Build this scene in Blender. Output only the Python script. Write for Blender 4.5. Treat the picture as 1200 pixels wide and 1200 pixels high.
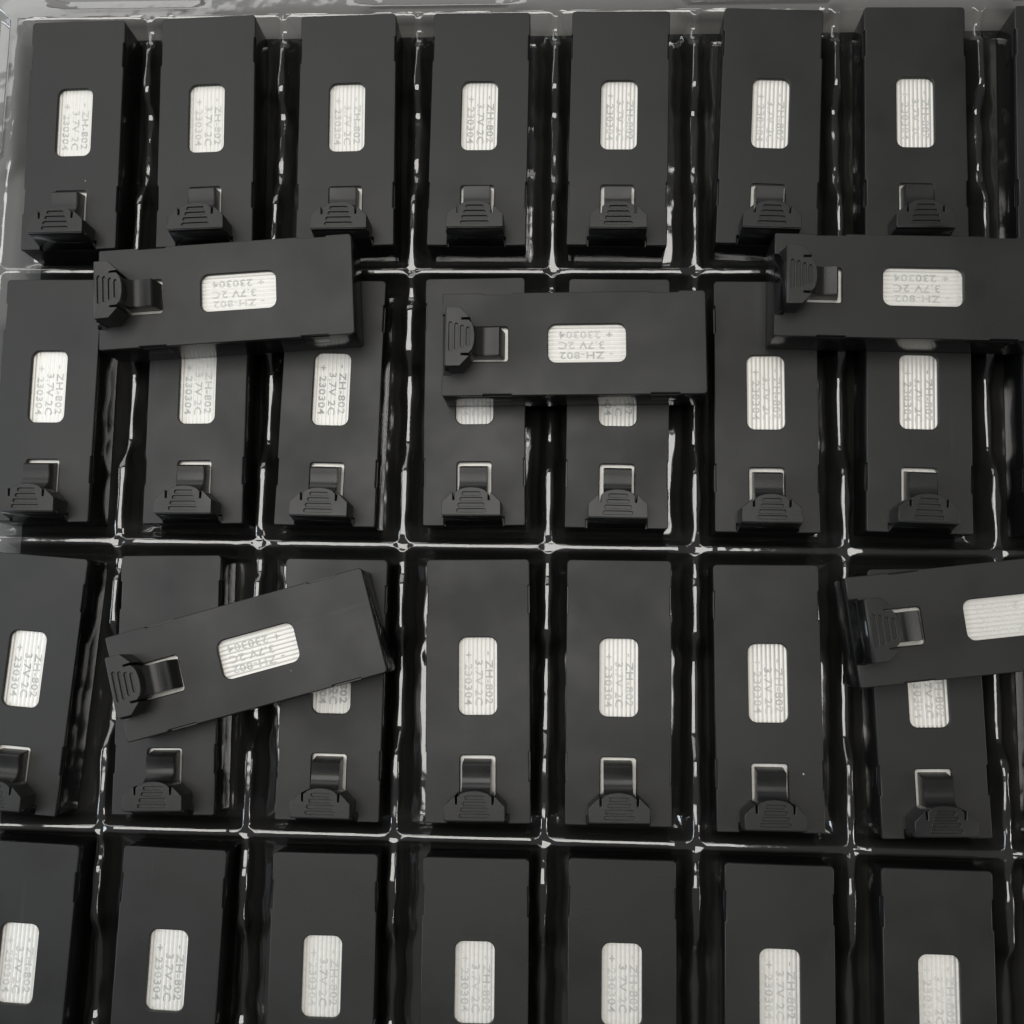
import bpy, bmesh, math, random
import numpy as np
from mathutils import Matrix, Vector

for o in list(bpy.data.objects):
    bpy.data.objects.remove(o)
scene = bpy.context.scene
COL = scene.collection
MM = 0.001

# ------------------------------------------------------------------ camera
TOP = 13.3                       # height of the seated batteries' lids, mm
CAM_H = TOP + 264.81
ax, ay, az = -0.122556, -0.0533782, -0.0189914
Rm = Matrix.Rotation(ax, 3, 'X') @ Matrix.Rotation(ay, 3, 'Y') @ Matrix.Rotation(az, 3, 'Z')
cam_data = bpy.data.cameras.new('camera')
cam_data.sensor_width = 36.0
cam_data.lens = 1285.06 / 1200 * 36.0
cam_data.clip_start = 0.01
cam_data.clip_end = 50.0
cam = bpy.data.objects.new('camera', cam_data)
cam.matrix_world = Matrix.Translation((0, 0, CAM_H * MM)) @ Rm.transposed().to_4x4()
COL.objects.link(cam)
scene.camera = cam

# ------------------------------------------------------------------ light
world = bpy.data.worlds.new('World')
scene.world = world
world.use_nodes = True
bg = world.node_tree.nodes['Background']
bg.inputs['Color'].default_value = (0.95, 0.97, 1.0, 1)
bg.inputs['Strength'].default_value = 0.10


def area(name, loc, target, sx, sy, power, color):
    d = bpy.data.lights.new(name, 'AREA')
    d.shape = 'RECTANGLE'
    d.size, d.size_y = sx, sy
    d.energy = power
    d.color = color
    o = bpy.data.objects.new(name, d)
    o.location = loc
    v = Vector(target) - Vector(loc)
    o.rotation_euler = v.to_track_quat('-Z', 'Y').to_euler()
    COL.objects.link(o)
    return o


area('ceiling_light', (-0.38, 0.33, 2.0), (-0.38, 0.33, 0), 1.5, 1.2, 22, (1.0, 0.98, 0.94))
area('far_window_light', (-0.65, 1.5, 1.05), (0, 0, 0), 1.8, 1.2, 11, (1.0, 0.995, 0.985))
area('window_light', (-1.5, 0.0, 0.85), (0, 0, 0), 1.1, 0.8, 15, (0.82, 0.91, 1.0))
area('side_window_light', (1.6, -0.3, 0.9), (0, 0, 0), 0.5, 0.8, 9, (1.0, 0.97, 0.93))

vs = scene.view_settings
vs.view_transform = 'Standard'
vs.look = 'None'
vs.exposure = 0.0
vs.gamma = 1.0
vs.use_curve_mapping = False
scene.render.resolution_x = 1024
scene.render.resolution_y = 1024


# ------------------------------------------------------------------ materials
def mat(name):
    m = bpy.data.materials.new(name)
    m.use_nodes = True
    nt = m.node_tree
    return m, nt, nt.nodes['Principled BSDF']


def N(nt, t, **kw):
    n = nt.nodes.new(t)
    for k, v in kw.items():
        setattr(n, k, v)
    return n


def plastic(name, base, rough, dust=True, bump=0.15, rough_var=0.10, ring=False):
    m, nt, p = mat(name)
    p.inputs['Specular IOR Level'].default_value = 0.38
    tc = N(nt, 'ShaderNodeTexCoord')
    info = N(nt, 'ShaderNodeObjectInfo')
    off = N(nt, 'ShaderNodeVectorMath', operation='SCALE')
    off.inputs[0].default_value = (3.7, 5.1, 1.9)
    nt.links.new(info.outputs['Random'], off.inputs['Scale'])
    add = N(nt, 'ShaderNodeVectorMath', operation='ADD')
    nt.links.new(tc.outputs['Object'], add.inputs[0])
    nt.links.new(off.outputs[0], add.inputs[1])
    # handling smudges: broad, soft changes of gloss
    n1 = N(nt, 'ShaderNodeTexNoise')
    n1.inputs['Scale'].default_value = 55
    n1.inputs['Detail'].default_value = 3
    nt.links.new(add.outputs[0], n1.inputs['Vector'])
    mr = N(nt, 'ShaderNodeMapRange')
    mr.inputs['From Min'].default_value = 0.3
    mr.inputs['From Max'].default_value = 0.7
    mr.inputs['To Min'].default_value = rough - rough_var
    mr.inputs['To Max'].default_value = rough + rough_var
    nt.links.new(n1.outputs['Fac'], mr.inputs['Value'])
    nt.links.new(mr.outputs[0], p.inputs['Roughness'])
    # fine moulded grain
    n2 = N(nt, 'ShaderNodeTexNoise')
    n2.inputs['Scale'].default_value = 2600
    n2.inputs['Detail'].default_value = 2
    nt.links.new(add.outputs[0], n2.inputs['Vector'])
    bp = N(nt, 'ShaderNodeBump')
    bp.inputs['Strength'].default_value = bump
    bp.inputs['Distance'].default_value = 0.0001
    nt.links.new(n2.outputs['Fac'], bp.inputs['Height'])
    nt.links.new(bp.outputs[0], p.inputs['Normal'])
    col = N(nt, 'ShaderNodeMix', data_type='RGBA')
    col.inputs['A'].default_value = (*[c * 0.85 for c in base], 1)
    col.inputs['B'].default_value = (*[c * 1.15 for c in base], 1)
    nt.links.new(n1.outputs['Fac'], col.inputs['Factor'])
    hs = N(nt, 'ShaderNodeHueSaturation')
    vr = N(nt, 'ShaderNodeMapRange')
    vr.inputs['To Min'].default_value = 0.85
    vr.inputs['To Max'].default_value = 1.18
    nt.links.new(info.outputs['Random'], vr.inputs['Value'])
    nt.links.new(vr.outputs[0], hs.inputs['Value'])
    nt.links.new(col.outputs['Result'], hs.inputs['Color'])
    last = hs.outputs['Color']
    if dust:
        vo = N(nt, 'ShaderNodeTexVoronoi')
        vo.inputs['Scale'].default_value = 105
        dn = N(nt, 'ShaderNodeTexNoise')
        dn.inputs['Scale'].default_value = 1500
        nt.links.new(add.outputs[0], dn.inputs['Vector'])
        ds = N(nt, 'ShaderNodeVectorMath', operation='SCALE')
        ds.inputs['Scale'].default_value = 0.0006
        nt.links.new(dn.outputs['Color'], ds.inputs[0])
        da = N(nt, 'ShaderNodeVectorMath', operation='ADD')
        nt.links.new(add.outputs[0], da.inputs[0])
        nt.links.new(ds.outputs[0], da.inputs[1])
        nt.links.new(da.outputs[0], vo.inputs['Vector'])
        lt = N(nt, 'ShaderNodeMath', operation='LESS_THAN')
        lt.inputs[1].default_value = 0.02
        nt.links.new(vo.outputs['Distance'], lt.inputs[0])
        sep = N(nt, 'ShaderNodeSeparateColor')
        nt.links.new(vo.outputs['Color'], sep.inputs[0])
        gt = N(nt, 'ShaderNodeMath', operation='GREATER_THAN')
        gt.inputs[1].default_value = 0.5
        nt.links.new(sep.outputs[0], gt.inputs[0])
        mu = N(nt, 'ShaderNodeMath', operation='MULTIPLY')
        nt.links.new(lt.outputs[0], mu.inputs[0])
        nt.links.new(gt.outputs[0], mu.inputs[1])
        mx = N(nt, 'ShaderNodeMix', data_type='RGBA')
        mx.inputs['B'].default_value = (0.42, 0.42, 0.40, 1)
        nt.links.new(mu.outputs[0], mx.inputs['Factor'])
        nt.links.new(last, mx.inputs['A'])
        last = mx.outputs['Result']
    if ring:
        wv = N(nt, 'ShaderNodeTexNoise')
        wv.inputs['Scale'].default_value = 420
        wv.inputs['Detail'].default_value = 4
        wv.inputs['Distortion'].default_value = 0.6
        mp = N(nt, 'ShaderNodeMapping')
        mp.inputs['Scale'].default_value = (1.0, 0.06, 1.0)
        mp.inputs['Rotation'].default_value = (0, 0, 0.7)
        nt.links.new(add.outputs[0], mp.inputs['Vector'])
        nt.links.new(mp.outputs[0], wv.inputs['Vector'])
        rs = N(nt, 'ShaderNodeMapRange')
        rs.inputs['From Min'].default_value = 0.68
        rs.inputs['From Max'].default_value = 0.80
        rs.inputs['To Max'].default_value = 0.22
        nt.links.new(wv.outputs['Fac'], rs.inputs['Value'])
        mxs = N(nt, 'ShaderNodeMix', data_type='RGBA')
        mxs.inputs['B'].default_value = (0.06, 0.06, 0.058, 1)
        nt.links.new(rs.outputs[0], mxs.inputs['Factor'])
        nt.links.new(last, mxs.inputs['A'])
        last = mxs.outputs['Result']
        # faint circular mould mark on the far half of the lid, broken up by wear
        vd = N(nt, 'ShaderNodeVectorMath', operation='DISTANCE')
        vd.inputs[1].default_value = (0, 0.0235, 0.012)
        nt.links.new(tc.outputs['Object'], vd.inputs[0])
        sb = N(nt, 'ShaderNodeMath', operation='SUBTRACT')
        sb.inputs[1].default_value = 0.0138
        nt.links.new(vd.outputs['Value'], sb.inputs[0])
        ab = N(nt, 'ShaderNodeMath', operation='ABSOLUTE')
        nt.links.new(sb.outputs[0], ab.inputs[0])
        r1 = N(nt, 'ShaderNodeMapRange')
        r1.inputs['From Min'].default_value = 0.0004
        r1.inputs['From Max'].default_value = 0.0
        nt.links.new(ab.outputs[0], r1.inputs['Value'])
        n3 = N(nt, 'ShaderNodeTexNoise')
        n3.inputs['Scale'].default_value = 60
        nt.links.new(add.outputs[0], n3.inputs['Vector'])
        r2 = N(nt, 'ShaderNodeMapRange')
        r2.inputs['From Min'].default_value = 0.48
        r2.inputs['From Max'].default_value = 0.62
        r2.inputs['To Max'].default_value = 0.4
        nt.links.new(n3.outputs['Fac'], r2.inputs['Value'])
        m3 = N(nt, 'ShaderNodeMath', operation='MULTIPLY')
        nt.links.new(r1.outputs[0], m3.inputs[0])
        nt.links.new(r2.outputs[0], m3.inputs[1])
        mx2 = N(nt, 'ShaderNodeMix', data_type='RGBA')
        mx2.inputs['B'].default_value = (0.012, 0.012, 0.012, 1)
        nt.links.new(m3.outputs[0], mx2.inputs['Factor'])
        nt.links.new(last, mx2.inputs['A'])
        last = mx2.outputs['Result']
    nt.links.new(last, p.inputs['Base Color'])
    return m


M_LID = plastic('lid_satin_black_plastic', (0.0145, 0.0145, 0.0140), 0.43, rough_var=0.09, ring=True)
M_CASE = plastic('case_gloss_black_plastic', (0.007, 0.007, 0.007), 0.19, dust=False, bump=0.05, rough_var=0.05)
M_CLIP = plastic('clip_satin_black_plastic', (0.013, 0.013, 0.0127), 0.33, dust=False)

M_FOIL, nt, p = mat('ribbed_silver_foil')
p.inputs['Base Color'].default_value = (0.72, 0.705, 0.66, 1)
p.inputs['Metallic'].default_value = 0.45
p.inputs['Roughness'].default_value = 0.5
tc = N(nt, 'ShaderNodeTexCoord')
nz = N(nt, 'ShaderNodeTexNoise')
nz.inputs['Scale'].default_value = 700
nt.links.new(tc.outputs['Object'], nz.inputs['Vector'])
bp = N(nt, 'ShaderNodeBump')
bp.inputs['Strength'].default_value = 0.3
bp.inputs['Distance'].default_value = 0.0002
nt.links.new(nz.outputs['Fac'], bp.inputs['Height'])
nt.links.new(bp.outputs[0], p.inputs['Normal'])

M_INK, nt, p = mat('grey_print_ink')
tc = N(nt, 'ShaderNodeTexCoord')
info = N(nt, 'ShaderNodeObjectInfo')
nz = N(nt, 'ShaderNodeTexNoise', noise_dimensions='4D')
nz.inputs['Scale'].default_value = 330
nz.inputs['Detail'].default_value = 3
nt.links.new(tc.outputs['Object'], nz.inputs['Vector'])
nt.links.new(info.outputs['Random'], nz.inputs['W'])
ad = N(nt, 'ShaderNodeMath', operation='MULTIPLY_ADD')
ad.inputs[1].default_value = 0.35
nt.links.new(info.outputs['Random'], ad.inputs[0])
nt.links.new(nz.outputs['Fac'], ad.inputs[2])
fm = N(nt, 'ShaderNodeMapRange')
fm.inputs['From Min'].default_value = 0.42
fm.inputs['From Max'].default_value = 0.9
nt.links.new(ad.outputs[0], fm.inputs['Value'])
ik = N(nt, 'ShaderNodeMix', data_type='RGBA')       # ink worn thin in places
ik.inputs['A'].default_value = (0.40, 0.40, 0.385, 1)
ik.inputs['B'].default_value = (0.66, 0.655, 0.62, 1)
nt.links.new(fm.outputs[0], ik.inputs['Factor'])
nt.links.new(ik.outputs['Result'], p.inputs['Base Color'])
p.inputs['Roughness'].default_value = 0.6

# clear thermoformed sheet: straight-through light plus the sheet's own reflection
M_TRAY = bpy.data.materials.new('clear_thermoformed_plastic')
M_TRAY.use_nodes = True
nt = M_TRAY.node_tree
for n in list(nt.nodes):
    nt.nodes.remove(n)
out = N(nt, 'ShaderNodeOutputMaterial')
tr = N(nt, 'ShaderNodeBsdfTransparent')
tr.inputs['Color'].default_value = (0.93, 0.93, 0.92, 1)
gl = N(nt, 'ShaderNodeBsdfGlossy')
gl.inputs['Roughness'].default_value = 0.07
gl.inputs['Color'].default_value = (1, 1, 1, 1)
fr = N(nt, 'ShaderNodeFresnel')
fr.inputs['IOR'].default_value = 2.1
mixr = N(nt, 'ShaderNodeMixShader')
df = N(nt, 'ShaderNodeBsdfDiffuse')
df.inputs['Color'].default_value = (0.75, 0.74, 0.70, 1)
mixd = N(nt, 'ShaderNodeMixShader')
mixd.inputs['Fac'].default_value = 0.02
tc = N(nt, 'ShaderNodeTexCoord')
nz = N(nt, 'ShaderNodeTexNoise')
nz.inputs['Scale'].default_value = 150
nz.inputs['Detail'].default_value = 2
nt.links.new(tc.outputs['Object'], nz.inputs['Vector'])
bp = N(nt, 'ShaderNodeBump')
bp.inputs['Strength'].default_value = 0.2
bp.inputs['Distance'].default_value = 0.0006
nt.links.new(nz.outputs['Fac'], bp.inputs['Height'])
for n in (gl, fr):
    nt.links.new(bp.outputs[0], n.inputs['Normal'])
nt.links.new(tr.outputs[0], mixd.inputs[1])
nt.links.new(df.outputs[0], mixd.inputs[2])
nt.links.new(fr.outputs[0], mixr.inputs['Fac'])
nt.links.new(mixd.outputs[0], mixr.inputs[1])
nt.links.new(gl.outputs[0], mixr.inputs[2])
nt.links.new(mixr.outputs[0], out.inputs['Surface'])

M_TABLE, nt, p = mat('grey_table_laminate')
tc = N(nt, 'ShaderNodeTexCoord')
nz = N(nt, 'ShaderNodeTexNoise')
nz.inputs['Scale'].default_value = 40
nz.inputs['Detail'].default_value = 6
nt.links.new(tc.outputs['Object'], nz.inputs['Vector'])
cr = N(nt, 'ShaderNodeMix', data_type='RGBA')
cr.inputs['A'].default_value = (0.175, 0.172, 0.163, 1)
cr.inputs['B'].default_value = (0.22, 0.216, 0.205, 1)
nt.links.new(nz.outputs['Fac'], cr.inputs['Factor'])
nt.links.new(cr.outputs['Result'], p.inputs['Base Color'])
p.inputs['Roughness'].default_value = 0.55

M_SHEET, nt, p = mat('black_gap_darkening')  # near-black colour of the added sheet that darkens the tray gaps
tc = N(nt, 'ShaderNodeTexCoord')
nz = N(nt, 'ShaderNodeTexNoise')
nz.inputs['Scale'].default_value = 300
nt.links.new(tc.outputs['Object'], nz.inputs['Vector'])
cr = N(nt, 'ShaderNodeMix', data_type='RGBA')
cr.inputs['A'].default_value = (0.006, 0.006, 0.006, 1)
cr.inputs['B'].default_value = (0.012, 0.012, 0.012, 1)
nt.links.new(nz.outputs['Fac'], cr.inputs['Factor'])
nt.links.new(cr.outputs['Result'], p.inputs['Base Color'])
p.inputs['Roughness'].default_value = 0.8


# ------------------------------------------------------------------ helpers
def link(name, me, m, parent=None):
    o = bpy.data.objects.new(name, me)
    if m is not None and not me.materials:
        me.materials.append(m)
    COL.objects.link(o)
    if parent is not None:
        o.parent = parent
    return o


def slab(outlines, z0, z1, bevel=0.0, res=2):
    """Plate between z0 and z1 (mm) from an outline with optional holes, edges rounded."""
    cu = bpy.data.curves.new('tmp', 'CURVE')
    cu.dimensions = '2D'
    cu.fill_mode = 'BOTH'
    cu.extrude = (z1 - z0) / 2 - bevel
    cu.bevel_depth = bevel
    cu.bevel_resolution = res
    cu.offset = -bevel
    for pts in outlines:
        s = cu.splines.new('POLY')
        s.points.add(len(pts) - 1)
        for q, (x, y) in zip(s.points, pts):
            q.co = (x, y, 0, 1)
        s.use_cyclic_u = True
    ob = bpy.data.objects.new('tmp', cu)
    COL.objects.link(ob)
    dg = bpy.context.evaluated_depsgraph_get()
    me = bpy.data.meshes.new_from_object(ob.evaluated_get(dg))
    bpy.data.objects.remove(ob)
    bpy.data.curves.remove(cu)
    me.transform(Matrix.Translation((0, 0, (z0 + z1) / 2)))
    return me


def join(name, meshes, sharp=40):
    bm = bmesh.new()
    for m in meshes:
        bm.from_mesh(m)
    bmesh.ops.remove_doubles(bm, verts=bm.verts, dist=1e-4)
    me = bpy.data.meshes.new(name)
    bm.to_mesh(me)
    bm.free()
    for m in meshes:
        bpy.data.meshes.remove(m)
    me.transform(Matrix.Scale(MM, 4))
    me.materials.clear()
    for f in me.polygons:
        f.use_smooth = True
    me.set_sharp_from_angle(angle=math.radians(sharp))
    for f in me.polygons:
        if abs(f.normal.z) > 0.999:
            f.use_smooth = False
    return me


def rrect(x0, y0, x1, y1, r, n=5):
    pts = []
    for cx, cy, a in ((x1 - r, y1 - r, 0), (x0 + r, y1 - r, 90), (x0 + r, y0 + r, 180), (x1 - r, y0 + r, 270)):
        for k in range(n + 1):
            t = math.radians(a + 90 * k / n)
            pts.append((cx + r * math.cos(t), cy + r * math.sin(t)))
    return pts


def pill(cx, cy, w, h, n=5):
    return rrect(cx - w / 2, cy - h / 2, cx + w / 2, cy + h / 2, h / 2 - 1e-3, n)


# ------------------------------------------------------------------ the setting
bm = bmesh.new()
bmesh.ops.create_grid(bm, x_segments=4, y_segments=4, size=0.9)
me = bpy.data.meshes.new('tabletop')
bm.to_mesh(me)
bm.free()
table = link('tabletop', me, M_TABLE)
table['kind'] = 'structure'

me = join('gap_darkening_sheet', [slab([rrect(-143.6, -150, 150, 163.3, 2)], 0.05, 0.5)])  # added under the tray only to make the gaps between batteries read dark
sheet = link('gap_darkening_sheet', me, M_SHEET)
sheet['kind'] = 'structure'

# ------------------------------------------------------------------ clear tray
PX, PY = 36.12, 70.4
X0, Y0 = -150.4, 165.1           # left and far ridge lines of the pocket grid
FLOOR, RIDGE = 1.0, 9.2          # heights, mm


def axis_coords(lo, hi, first, pitch, count, sign):
    c = set()
    for k in range(count):
        r = first + sign * pitch * k
        for d in np.concatenate([np.arange(0, 1.3, 0.16), np.arange(1.3, 4.6, 0.3), np.arange(4.6, 8, 0.6)]):
            c.add(round(r + d, 3))
            c.add(round(r - d, 3))
    return sorted(v for v in c if lo <= v <= hi)


def fill(c, step):
    out = [c[0]]
    for v in c[1:]:
        gap = v - out[-1]
        if gap > step * 1.5:
            n = int(gap / step) + 1
            s = out[-1]
            out += [s + gap * k / n for k in range(1, n)]
        if v - out[-1] > 0.05:
            out.append(v)
    return np.array(out)


xs = fill(axis_coords(-186, 150, X0, PX, 9, 1), 3.0)
ys = fill(axis_coords(-150, 200, Y0, PY, 5, -1), 0.8)
Xg, Yg = np.meshgrid(xs, ys)

rng = np.random.RandomState(7)


def waves(seed, a, b, n=5, lo=0.05, hi=0.35):
    r = np.random.RandomState(seed)
    z = np.zeros_like(a)
    for _ in range(n):
        f = r.uniform(lo, hi)
        g = r.uniform(-0.4, 0.4)
        z += np.sin(a * f * 2 * math.pi + b * g + r.uniform(0, 6.28)) * r.uniform(0.5, 1)
    return z / n


col = np.round((Xg - X0) / PX)                  # nearest ridge line
sx = np.abs(Xg - (X0 + col * PX))
row = np.round((Y0 - Yg) / PY)
sy = np.abs(Yg - (Y0 - row * PY))
prow = np.floor((Y0 - Yg) / PY)                 # pocket row
v = Yg - (Y0 - (prow + 0.5) * PY)               # along the pocket, +35 far end
side = np.sign(Xg - (X0 + col * PX))
sx = sx + 0.9 * waves(3, Yg, col * 2.1 + side, 7, 0.015, 0.14) * np.clip(sx / 1.5, 0, 1)
sy = sy + 0.25 * waves(4, Xg, row * 1.7, 5, 0.02, 0.1) * np.clip(sy / 1.5, 0, 1)


def prof(s, flat, width):
    f = np.zeros_like(s)
    for d in (-0.3, -0.18, -0.06, 0.06, 0.18, 0.3):
        t = np.clip((s + d - flat) / width, 0, 1)
        f += np.interp(t, [0, 0.06, 0.36, 0.46, 0.97, 1.0], [1, 0.93, 0.24, 0.17, 0.006, 0.0])
    return f / 6


def smooth(e0, e1, t):
    t = np.clip((t - e0) / (e1 - e0), 0, 1)
    return t * t * (3 - 2 * t)


# the ridges between neighbours dip for the fingers
dip = smooth(-17, -8, v) * (1 - smooth(8, 15, v))
dip2 = smooth(25.5, 28.5, v) * (1 - smooth(31, 34, v))
jit = 0.6 + 0.4 * np.sin(col * 12.9 + prow * 7.3)
Hx = (RIDGE - FLOOR) * (1 - 0.46 * dip - 0.26 * dip2 * jit) + 0.25 * waves(9, Yg, col * 3.3, 6, 0.02, 0.09)
Hx = np.where(Yg > Y0, RIDGE - FLOOR, Hx)
Hx = np.where(col <= 0, RIDGE - FLOOR, Hx)
Hy = (RIDGE - FLOOR) + 0.12 * waves(11, Xg, row * 2.0, 6, 0.02, 0.08)
fx = prof(sx, 0.95, 4.8) * Hx - 0.22 * np.minimum(sx, 0.95) ** 2
fy = prof(sy, 1.0, 3.9) * Hy - 0.22 * np.minimum(sy, 1.0) ** 2
k = 1.1
H = np.log(np.exp(fx / k) + np.exp(fy / k)) * k - k * math.log(2) * np.exp(-np.maximum(fx, fy) / 1.5)
H = np.minimum(H, np.maximum(np.maximum(fx, fy), RIDGE - FLOOR))
H = H - 0.55 * np.exp(-(sx * sx + sy * sy) / 5.0) * (Yg < Y0 - 6) * (Xg > X0 + 6)   # crossings sag a little
Z = FLOOR + np.maximum(H, 0)
# wrinkles from forming, mostly near the pocket corners
corner = np.exp(-((np.abs(v) - 31) / 5.0) ** 2)
Z += (0.05 + 0.16 * corner) * waves(21, Yg + 0.6 * Xg, Xg * 0.3, 7, 0.05, 0.3) * np.clip((Z - FLOOR) / 3, 0, 1) * np.clip((RIDGE + 0.3 - Z), 0, 1)

# film ripples low on the walls, where the sheet was drawn thin
band = smooth(1.2, 2.2, sx) * (1 - smooth(5.5, 8.0, sx)) + smooth(0.9, 1.6, sy) * (1 - smooth(3.5, 5.0, sy))
patch = np.clip(0.35 + waves(40, Yg, Xg * 0.7, 5, 0.008, 0.03) * 1.6, 0, 1)
Z += 0.24 * band * patch * (waves(41, Yg + 0.8 * Xg, Xg * 1.3, 6, 0.06, 0.22) + 0.7 * waves(42, Xg, Yg * 0.25, 5, 0.15, 0.4))
Z = np.maximum(Z, 0.62)

# the rim outside the pocket grid
ox = X0 - Xg                                    # > 0 left of the grid
oy = Yg - Y0                                    # > 0 beyond the far row
lug_x = smooth(-0.2, 0.2, np.sin((Xg + 131.5) * 2 * math.pi / 84 + 0.8) - 0.05)
lug_y = smooth(-0.2, 0.2, np.sin((Yg - 120) * 2 * math.pi / 84 - 0.4) - 0.05)
ex = 2.4 + 4.6 * (1 - lug_y)
ey = 2.6 + 4.6 * (1 - lug_x)
tx = ox - ex
ty = oy - ey
r = 4.0
qx, qy = np.maximum(tx + r, 0), np.maximum(ty + r, 0)
sd = np.sqrt(qx * qx + qy * qy) + np.minimum(np.maximum(tx, ty) + r, 0) - r
rim_z = RIDGE + 0.45 * np.exp(-(np.minimum(np.abs(ox), np.abs(oy)) / 0.7) ** 2) * 0 \
    - 5.2 * smooth(-0.3, 1.6, sd) + 0.05 * waves(31, Xg, Yg * 0.2, 6, 0.02, 0.12) + 0.05 * waves(32, Yg, Xg * 0.2, 6, 0.02, 0.12)
outside = (ox > 0) | (oy > 0)
Z = np.where(outside, rim_z, Z)

ny, nx = Z.shape
co = np.stack([Xg, Yg, Z], -1).reshape(-1, 3) * MM
idx = np.arange(ny * nx).reshape(ny, nx)
faces = np.stack([idx[:-1, :-1], idx[:-1, 1:], idx[1:, 1:], idx[1:, :-1]], -1).reshape(-1, 4)
fc_x = Xg[:-1, :-1].reshape(-1)
fc_y = Yg[:-1, :-1].reshape(-1)
is_rim = (fc_x < X0 - 0.3) | (fc_y > Y0 + 0.3)


def submesh(name, sel):
    f = faces[sel]
    used, inv = np.unique(f, return_inverse=True)
    me = bpy.data.meshes.new(name)
    me.from_pydata(co[used].tolist(), [], inv.reshape(-1, 4).tolist())
    for q in me.polygons:
        q.use_smooth = True
    me.update()
    return me


tray = bpy.data.objects.new('blister_tray', None)
COL.objects.link(tray)
tray['label'] = 'clear thermoformed plastic tray with rows of pockets holding the batteries'
tray['category'] = 'tray'
link('pocket_sheet', submesh('pocket_sheet', ~is_rim), M_TRAY, tray)
link('rim', submesh('rim', is_rim), M_TRAY, tray)

# ------------------------------------------------------------------ one battery
W2, L2, T = 12.5, 31.2, 12.0


def outline(inset=0.0, notches=True, front_cut=True, rt=0.95):
    w, l = W2 - inset, L2 - inset
    p = []
    # far right corner, counter-clockwise
    for cx, cy, a in ((w - rt, l - rt, 0), (-w + rt, l - rt, 90)):
        for kk in range(6):
            t = math.radians(a + 18 * kk)
            p.append((cx + rt * math.cos(t), cy + rt * math.sin(t)))
    nd = 0.34
    if notches:
        p += [(-w, 25.0), (-w + nd, 24.8), (-w + nd, 18.2), (-w, 18.0), (-w, -14.5), (-w + nd, -14.7), (-w + nd, -21.3), (-w, -21.5)]
    p += [(-w, -l + 0.3), (-w + 0.3, -l)]
    if front_cut:
        p += [(-7.35, -l), (-7.35, -29.1), (7.35, -29.1), (7.35, -l)]
    p += [(w - 0.3, -l), (w, -l + 0.3)]
    if notches:
        p += [(w, -21.5), (w - nd, -21.3), (w - nd, -14.7), (w, -14.5), (w, 18.0), (w - nd, 18.2), (w - nd, 24.8), (w, 25.0)]
    return p


label_hole = rrect(-4.6, -6.0, 4.6, 12.4, 1.9)
clip_hole = rrect(-4.2, -25.2, 4.2, -15.5, 0.7)

lid_me = join('lid', [slab([outline(), label_hole, clip_hole], T - 1.3, T, 0.22)])
pocket = rrect(-4.9, -27.0, 4.9, -15.0, 0.4)
lab_pocket = rrect(-5.2, -6.6, 5.2, 13.0, 1.9)
case_me = join('casing', [
    slab([outline(0.06, False, False, 0.9), pocket, lab_pocket], 0.0, T - 1.31, 0.02),
])


def latch_mesh(sgn, y0, y1):
    a = slab([[(W2 - 0.62, y0), (W2 + 0.02, y0 + 0.2), (W2 + 0.02, y1 - 0.2), (W2 - 0.62, y1)]], T - 6.2, T - 2.1, 0.12)
    b = slab([[(W2 - 0.62, y0 + 1), (W2 - 0.08, y0 + 1.1), (W2 - 0.08, y1 - 1.1), (W2 - 0.62, y1 - 1)]], T - 8.4, T - 6.1, 0.1)
    m = join('side_latch', [a, b])
    if sgn < 0:
        m.transform(Matrix.Scale(-1, 4, (1, 0, 0)))
        m.flip_normals()
    return m


latch_mes = [latch_mesh(sg, a, b) for sg in (-1, 1) for a, b in ((18.4, 24.6), (-21.1, -14.9))]

# foil label: ribs run along the battery
LZ = T - 1.05
pts, fcs = [], []
nr, nyy = 90, 2
for j in range(nyy + 1):
    y = -6.4 + 19.2 * j / nyy
    for i in range(nr + 1):
        x = -5.0 + 10.0 * i / nr
        pts.append((x * MM, y * MM, (LZ + 0.11 * (abs(math.sin(x * math.pi / 1.02)) ** 0.8)) * MM))
for j in range(nyy):
    for i in range(nr):
        a = j * (nr + 1) + i
        fcs.append((a, a + 1, a + nr + 2, a + nr + 1))
foil_me = bpy.data.meshes.new('foil_label')
foil_me.from_pydata(pts, [], fcs)
for q in foil_me.polygons:
    q.use_smooth = True

inner_me = join('inner_foil', [slab([rrect(-4.85, -26.9, 4.85, -15.05, 0.4)], T - 6.4, T - 1.38, 0.1)])


def text_mesh(lines):
    parts = []
    for s, x in lines:
        cu = bpy.data.curves.new('tmp', 'FONT')
        cu.body = s
        cu.size = 2.55
        cu.space_character = 1.08
        cu.resolution_u = 2
        cu.offset = 0.025
        ob = bpy.data.objects.new('tmp', cu)
        COL.objects.link(ob)
        dg = bpy.context.evaluated_depsgraph_get()
        m = bpy.data.meshes.new_from_object(ob.evaluated_get(dg))
        bpy.data.objects.remove(ob)
        bpy.data.curves.remove(cu)
        m.transform(Matrix.Translation((x, 9.3, T - 0.925)) @ Matrix.Rotation(math.radians(-90), 4, 'Z') @ Matrix.Diagonal((1.22, 0.98, 1, 1)))
        parts.append(m)
    bm = bmesh.new()
    for m in parts:
        bm.from_mesh(m)
        bpy.data.meshes.remove(m)
    me = bpy.data.meshes.new('printed_code')
    bm.to_mesh(me)
    bm.free()
    me.transform(Matrix.Scale(MM, 4))
    me.materials.clear()
    return me


text_me = text_mesh([('- ZH-802', 1.75), ('  3.7V 2C', -0.75), ('+ 230304', -3.25)])

# release clip: raised head with grip slots, on a springy tongue
HZ = T + 7.3


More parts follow.
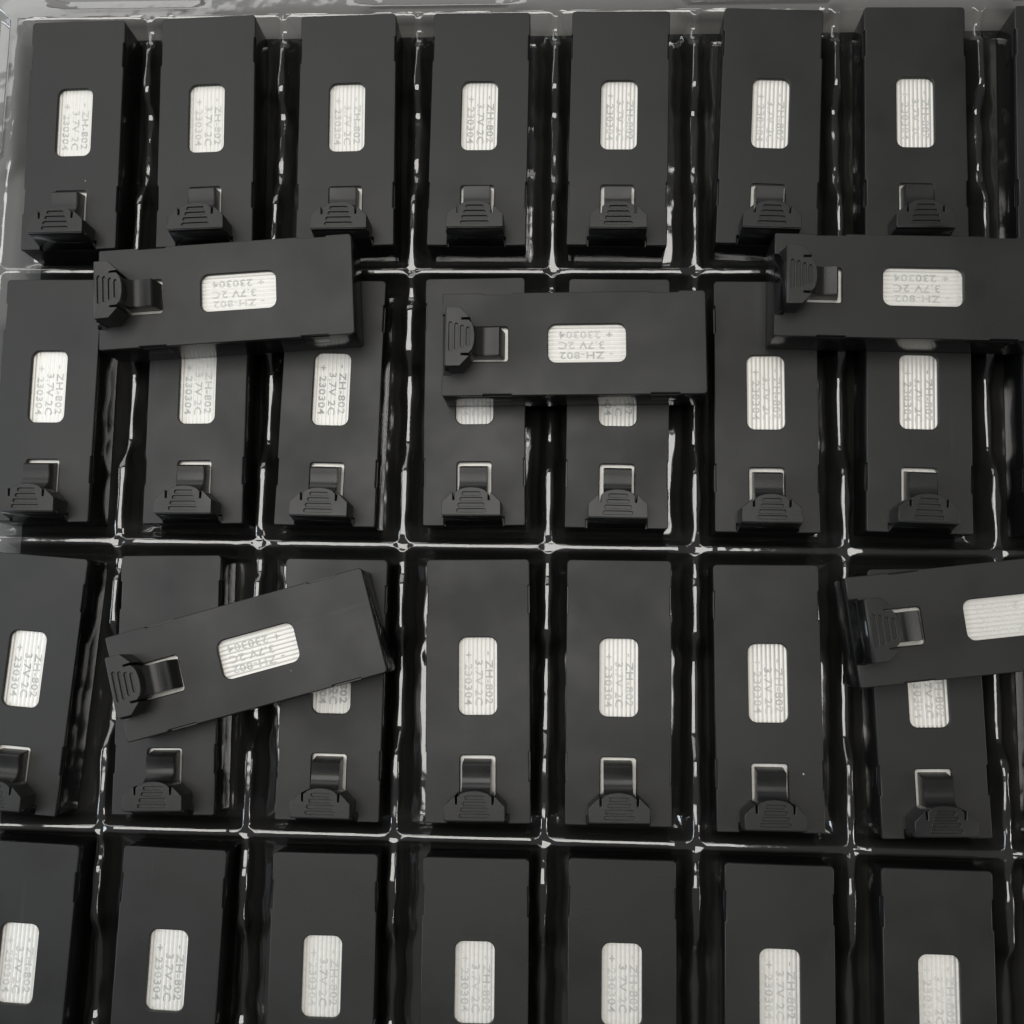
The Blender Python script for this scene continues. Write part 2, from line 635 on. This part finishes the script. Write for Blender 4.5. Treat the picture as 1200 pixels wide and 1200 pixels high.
def head_outline(g=0.0):
    p = [(-7.0 - g, -29.3 - g), (7.0 + g, -29.3 - g), (7.0 + g, -26.0), (4.55 + g * .5, -23.75 + g)]
    if g == 0.0:
        p += [(4.42, -25.7), (4.0, -25.7), (4.0, -24.0)]
    else:
        p += [(4.0, -23.6 + g)]
    for kk in range(1, 10):
        t = kk / 10
        x = 4.0 - 8.0 * t
        p.append((x, -24.0 + 1.4 * (1 - (x / 4.0) ** 2) ** 0.6 + g))
    if g == 0.0:
        p += [(-4.0, -24.0), (-4.0, -25.7), (-4.42, -25.7)]
    else:
        p += [(-4.0, -23.6 + g)]
    p += [(-4.55 - g * .5, -23.75 + g), (-7.0 - g, -26.0)]
    return p


slots = [pill(0, -24.15, 4.4, 0.78), pill(0, -25.5, 5.3, 0.78), pill(0, -26.85, 6.3, 0.78), pill(0, -28.2, 6.9, 0.78)]
top_plate = slab([head_outline()] + slots, HZ - 0.42, HZ, 0.12)
body_plate = slab([head_outline()], T - 1.0, HZ - 0.40, 0.10)
lip = slab([[(-6.9, -29.55), (6.9, -29.55), (6.9, -29.0), (-6.9, -29.0)]], HZ - 1.45, HZ - 0.25, 0.2)
clip_me = join('release_clip', [top_plate, body_plate, lip])

bm = bmesh.new()
prof_pts = [(-16.05, T - 1.5), (-16.9, T + 2.95), (-17.25, T + 3.25), (-18.4, T + 3.1), (-20.0, T + 2.85), (-21.2, T + 2.95), (-22.1, T + 3.4), (-22.9, T + 4.3), (-23.4, T + 5.2), (-25.5, T + 5.2), (-25.5, T - 1.5)]
ringL = [bm.verts.new((-3.35, y, z)) for y, z in prof_pts]
ringR = [bm.verts.new((3.35, y, z)) for y, z in prof_pts]
n = len(prof_pts)
bm.faces.new(ringL)
bm.faces.new(list(reversed(ringR)))
for i in range(n):
    j = (i + 1) % n
    bm.faces.new((ringL[j], ringL[i], ringR[i], ringR[j]))
bmesh.ops.recalc_face_normals(bm, faces=bm.faces)
bmesh.ops.bevel(bm, geom=[e for e in bm.edges if abs(e.verts[0].co.x - e.verts[1].co.x) < 1e-4 and e.verts[0].co.z > T - 2 and e.verts[1].co.z > T - 2], offset=0.14, segments=2, affect='EDGES')
t_me = bpy.data.meshes.new('tmp')
bm.to_mesh(t_me)
bm.free()
tongue_me = join('tongue', [t_me], sharp=30)

# sloping front of the clip, running down to the case's front edge
wd = [(-29.15, HZ - 1.3), (-29.5, HZ - 1.3), (-31.12, T - 1.32), (-29.15, T - 1.32)]
bm = bmesh.new()
wl = [bm.verts.new((-7.05, y, z)) for y, z in wd]
wr = [bm.verts.new((7.05, y, z)) for y, z in wd]
bm.faces.new(wl)
bm.faces.new(list(reversed(wr)))
for i in range(4):
    j = (i + 1) % 4
    bm.faces.new((wl[j], wl[i], wr[i], wr[j]))
bmesh.ops.recalc_face_normals(bm, faces=bm.faces)
t_me = bpy.data.meshes.new('tmp')
bm.to_mesh(t_me)
bm.free()
skirt_me = join('clip_skirt', [t_me], sharp=20)

PARTS = [('clip_skirt', skirt_me, M_CASE), ('casing', case_me, M_CASE), ('lid', lid_me, M_LID), ('inner_foil', inner_me, M_FOIL),
         ('tongue', tongue_me, M_CLIP), ('release_clip', clip_me, M_CLIP)]
PARTS += [('side_latch', m, M_CASE) for m in latch_mes]


def battery(x, y, yaw, z, label, group, tilt=(0, 0)):
    e = bpy.data.objects.new('battery', None)
    e.empty_display_size = 0.01
    COL.objects.link(e)
    e.location = (x * MM, y * MM, z * MM)
    e.rotation_euler = (tilt[0], tilt[1], yaw)
    e['label'] = label
    e['category'] = 'battery'
    e['group'] = group
    jy = random.uniform(-0.22, 0.12) * MM
    jx, jr = random.uniform(-0.14, 0.14) * MM, random.uniform(-0.012, 0.012)
    for nme, me, m in PARTS:
        o = link(nme, me, m, e)
        if nme in ('tongue', 'release_clip'):       # a little play in the clip
            o.location.x = jx
            o.rotation_euler.z = jr
            o.location.y = jy
            o.location.x += -0.022 * jr
    f = link('foil_label', foil_me, M_FOIL, e)
    t = link('printed_code', text_me, M_INK, f)
    t.location = (random.uniform(-0.15, 0.15) * MM, random.uniform(-0.5, 0.4) * MM, 0)
    return e


random.seed(4)
SEATED = [('11', -130.98, 130.15, 0.0200), ('12', -95.87, 131.02, 0.034), ('13', -59.19, 131.02, 0.020), ('14', -25.05, 131.14, -0.002),
          ('15', 10.48, 131.1, -0.011), ('16', 48.4, 131.19, -0.040), ('17', 84.3, 131.19, -0.013), ('18', 121.4, 131.0, -0.02),
          ('21', -132.99, 59.72, 0.004), ('22', -94.43, 59.73, 0.017), ('23', -60.54, 59.57, -0.013), ('24', -24.57, 60.13, 0.018),
          ('25', 10.75, 59.94, -0.005), ('26', 46.75, 59.39, 0.002), ('27', 83.28, 59.76, -0.019), ('28', 120.6, 59.7, -0.01),
          ('31', -134.04, -11.03, -0.064), ('32', -97.95, -10.63, 0.023), ('33', -57.48, -10.95, -0.001), ('34', -22.16, -10.51, 0.022),
          ('35', 11.44, -10.2, 0.003), ('36', 46.61, -10.77, 0.011), ('37', 83.78, -11.08, 0.034),
          ('38', 120.9, -10.9, 0.0), ('48', 120.7, -80.3, 0.0),  # unseen pair added past the right edge to block a bright streak in the tray
          ('41', -130.64, -80.26, -0.034), ('42', -94.29, -80.6, -0.020), ('43', -57.29, -80.74, 0.006), ('44', -21.37, -80.86, 0.010),
          ('45', 12.63, -80.19, 0.002), ('46', 48.63, -80.28, -0.003), ('47', 84.46, -80.36, -0.001)]
ROW = {'1': 'top row', '2': 'second row', '3': 'third row', '4': 'bottom row'}
ORD = {'1': 'first', '2': 'second', '3': 'third', '4': 'fourth', '5': 'fifth', '6': 'sixth', '7': 'seventh', '8': 'eighth'}
EXTRA = {'11': ', in the tray corner', '18': ', at picture edge', '28': ', at picture edge', '38': ', at picture edge', '48': ', at picture edge',
         '24': '; loose one over label', '25': '; loose one over label',
         '31': ', twisted in its pocket', '33': ', under a slanted loose one', '37': ', under a slanted loose one'}
for code, x, y, yaw in SEATED:
    lab = 'black battery in tray, %s from left in %s%s' % (ORD[code[1]], ROW[code[0]], EXTRA.get(code, ''))
    battery(x, y, yaw, TOP - T, lab, 'black batteries seated in the tray pockets')

LOOSE = [(-84.6, 83.7, -1.5003, 'loose black battery lying crosswise over second row at left, clip to the left'),
         (-0.32, 71.3, -1.5543, 'loose black battery lying crosswise in the middle over the second row'),
         (78.0, 85.2, -1.5897, 'loose black battery lying crosswise over second row at right picture edge'),
         (-75.5, -3.2, -1.2877, 'loose black battery lying slanted over the third row at left'),
         (94.4, 8.3, -1.4461, 'loose black battery lying slightly slanted over third row at right picture edge')]
for x, y, yaw, lab in LOOSE:
    battery(x, y, yaw, TOP + 0.08, lab, 'loose black batteries lying on top')
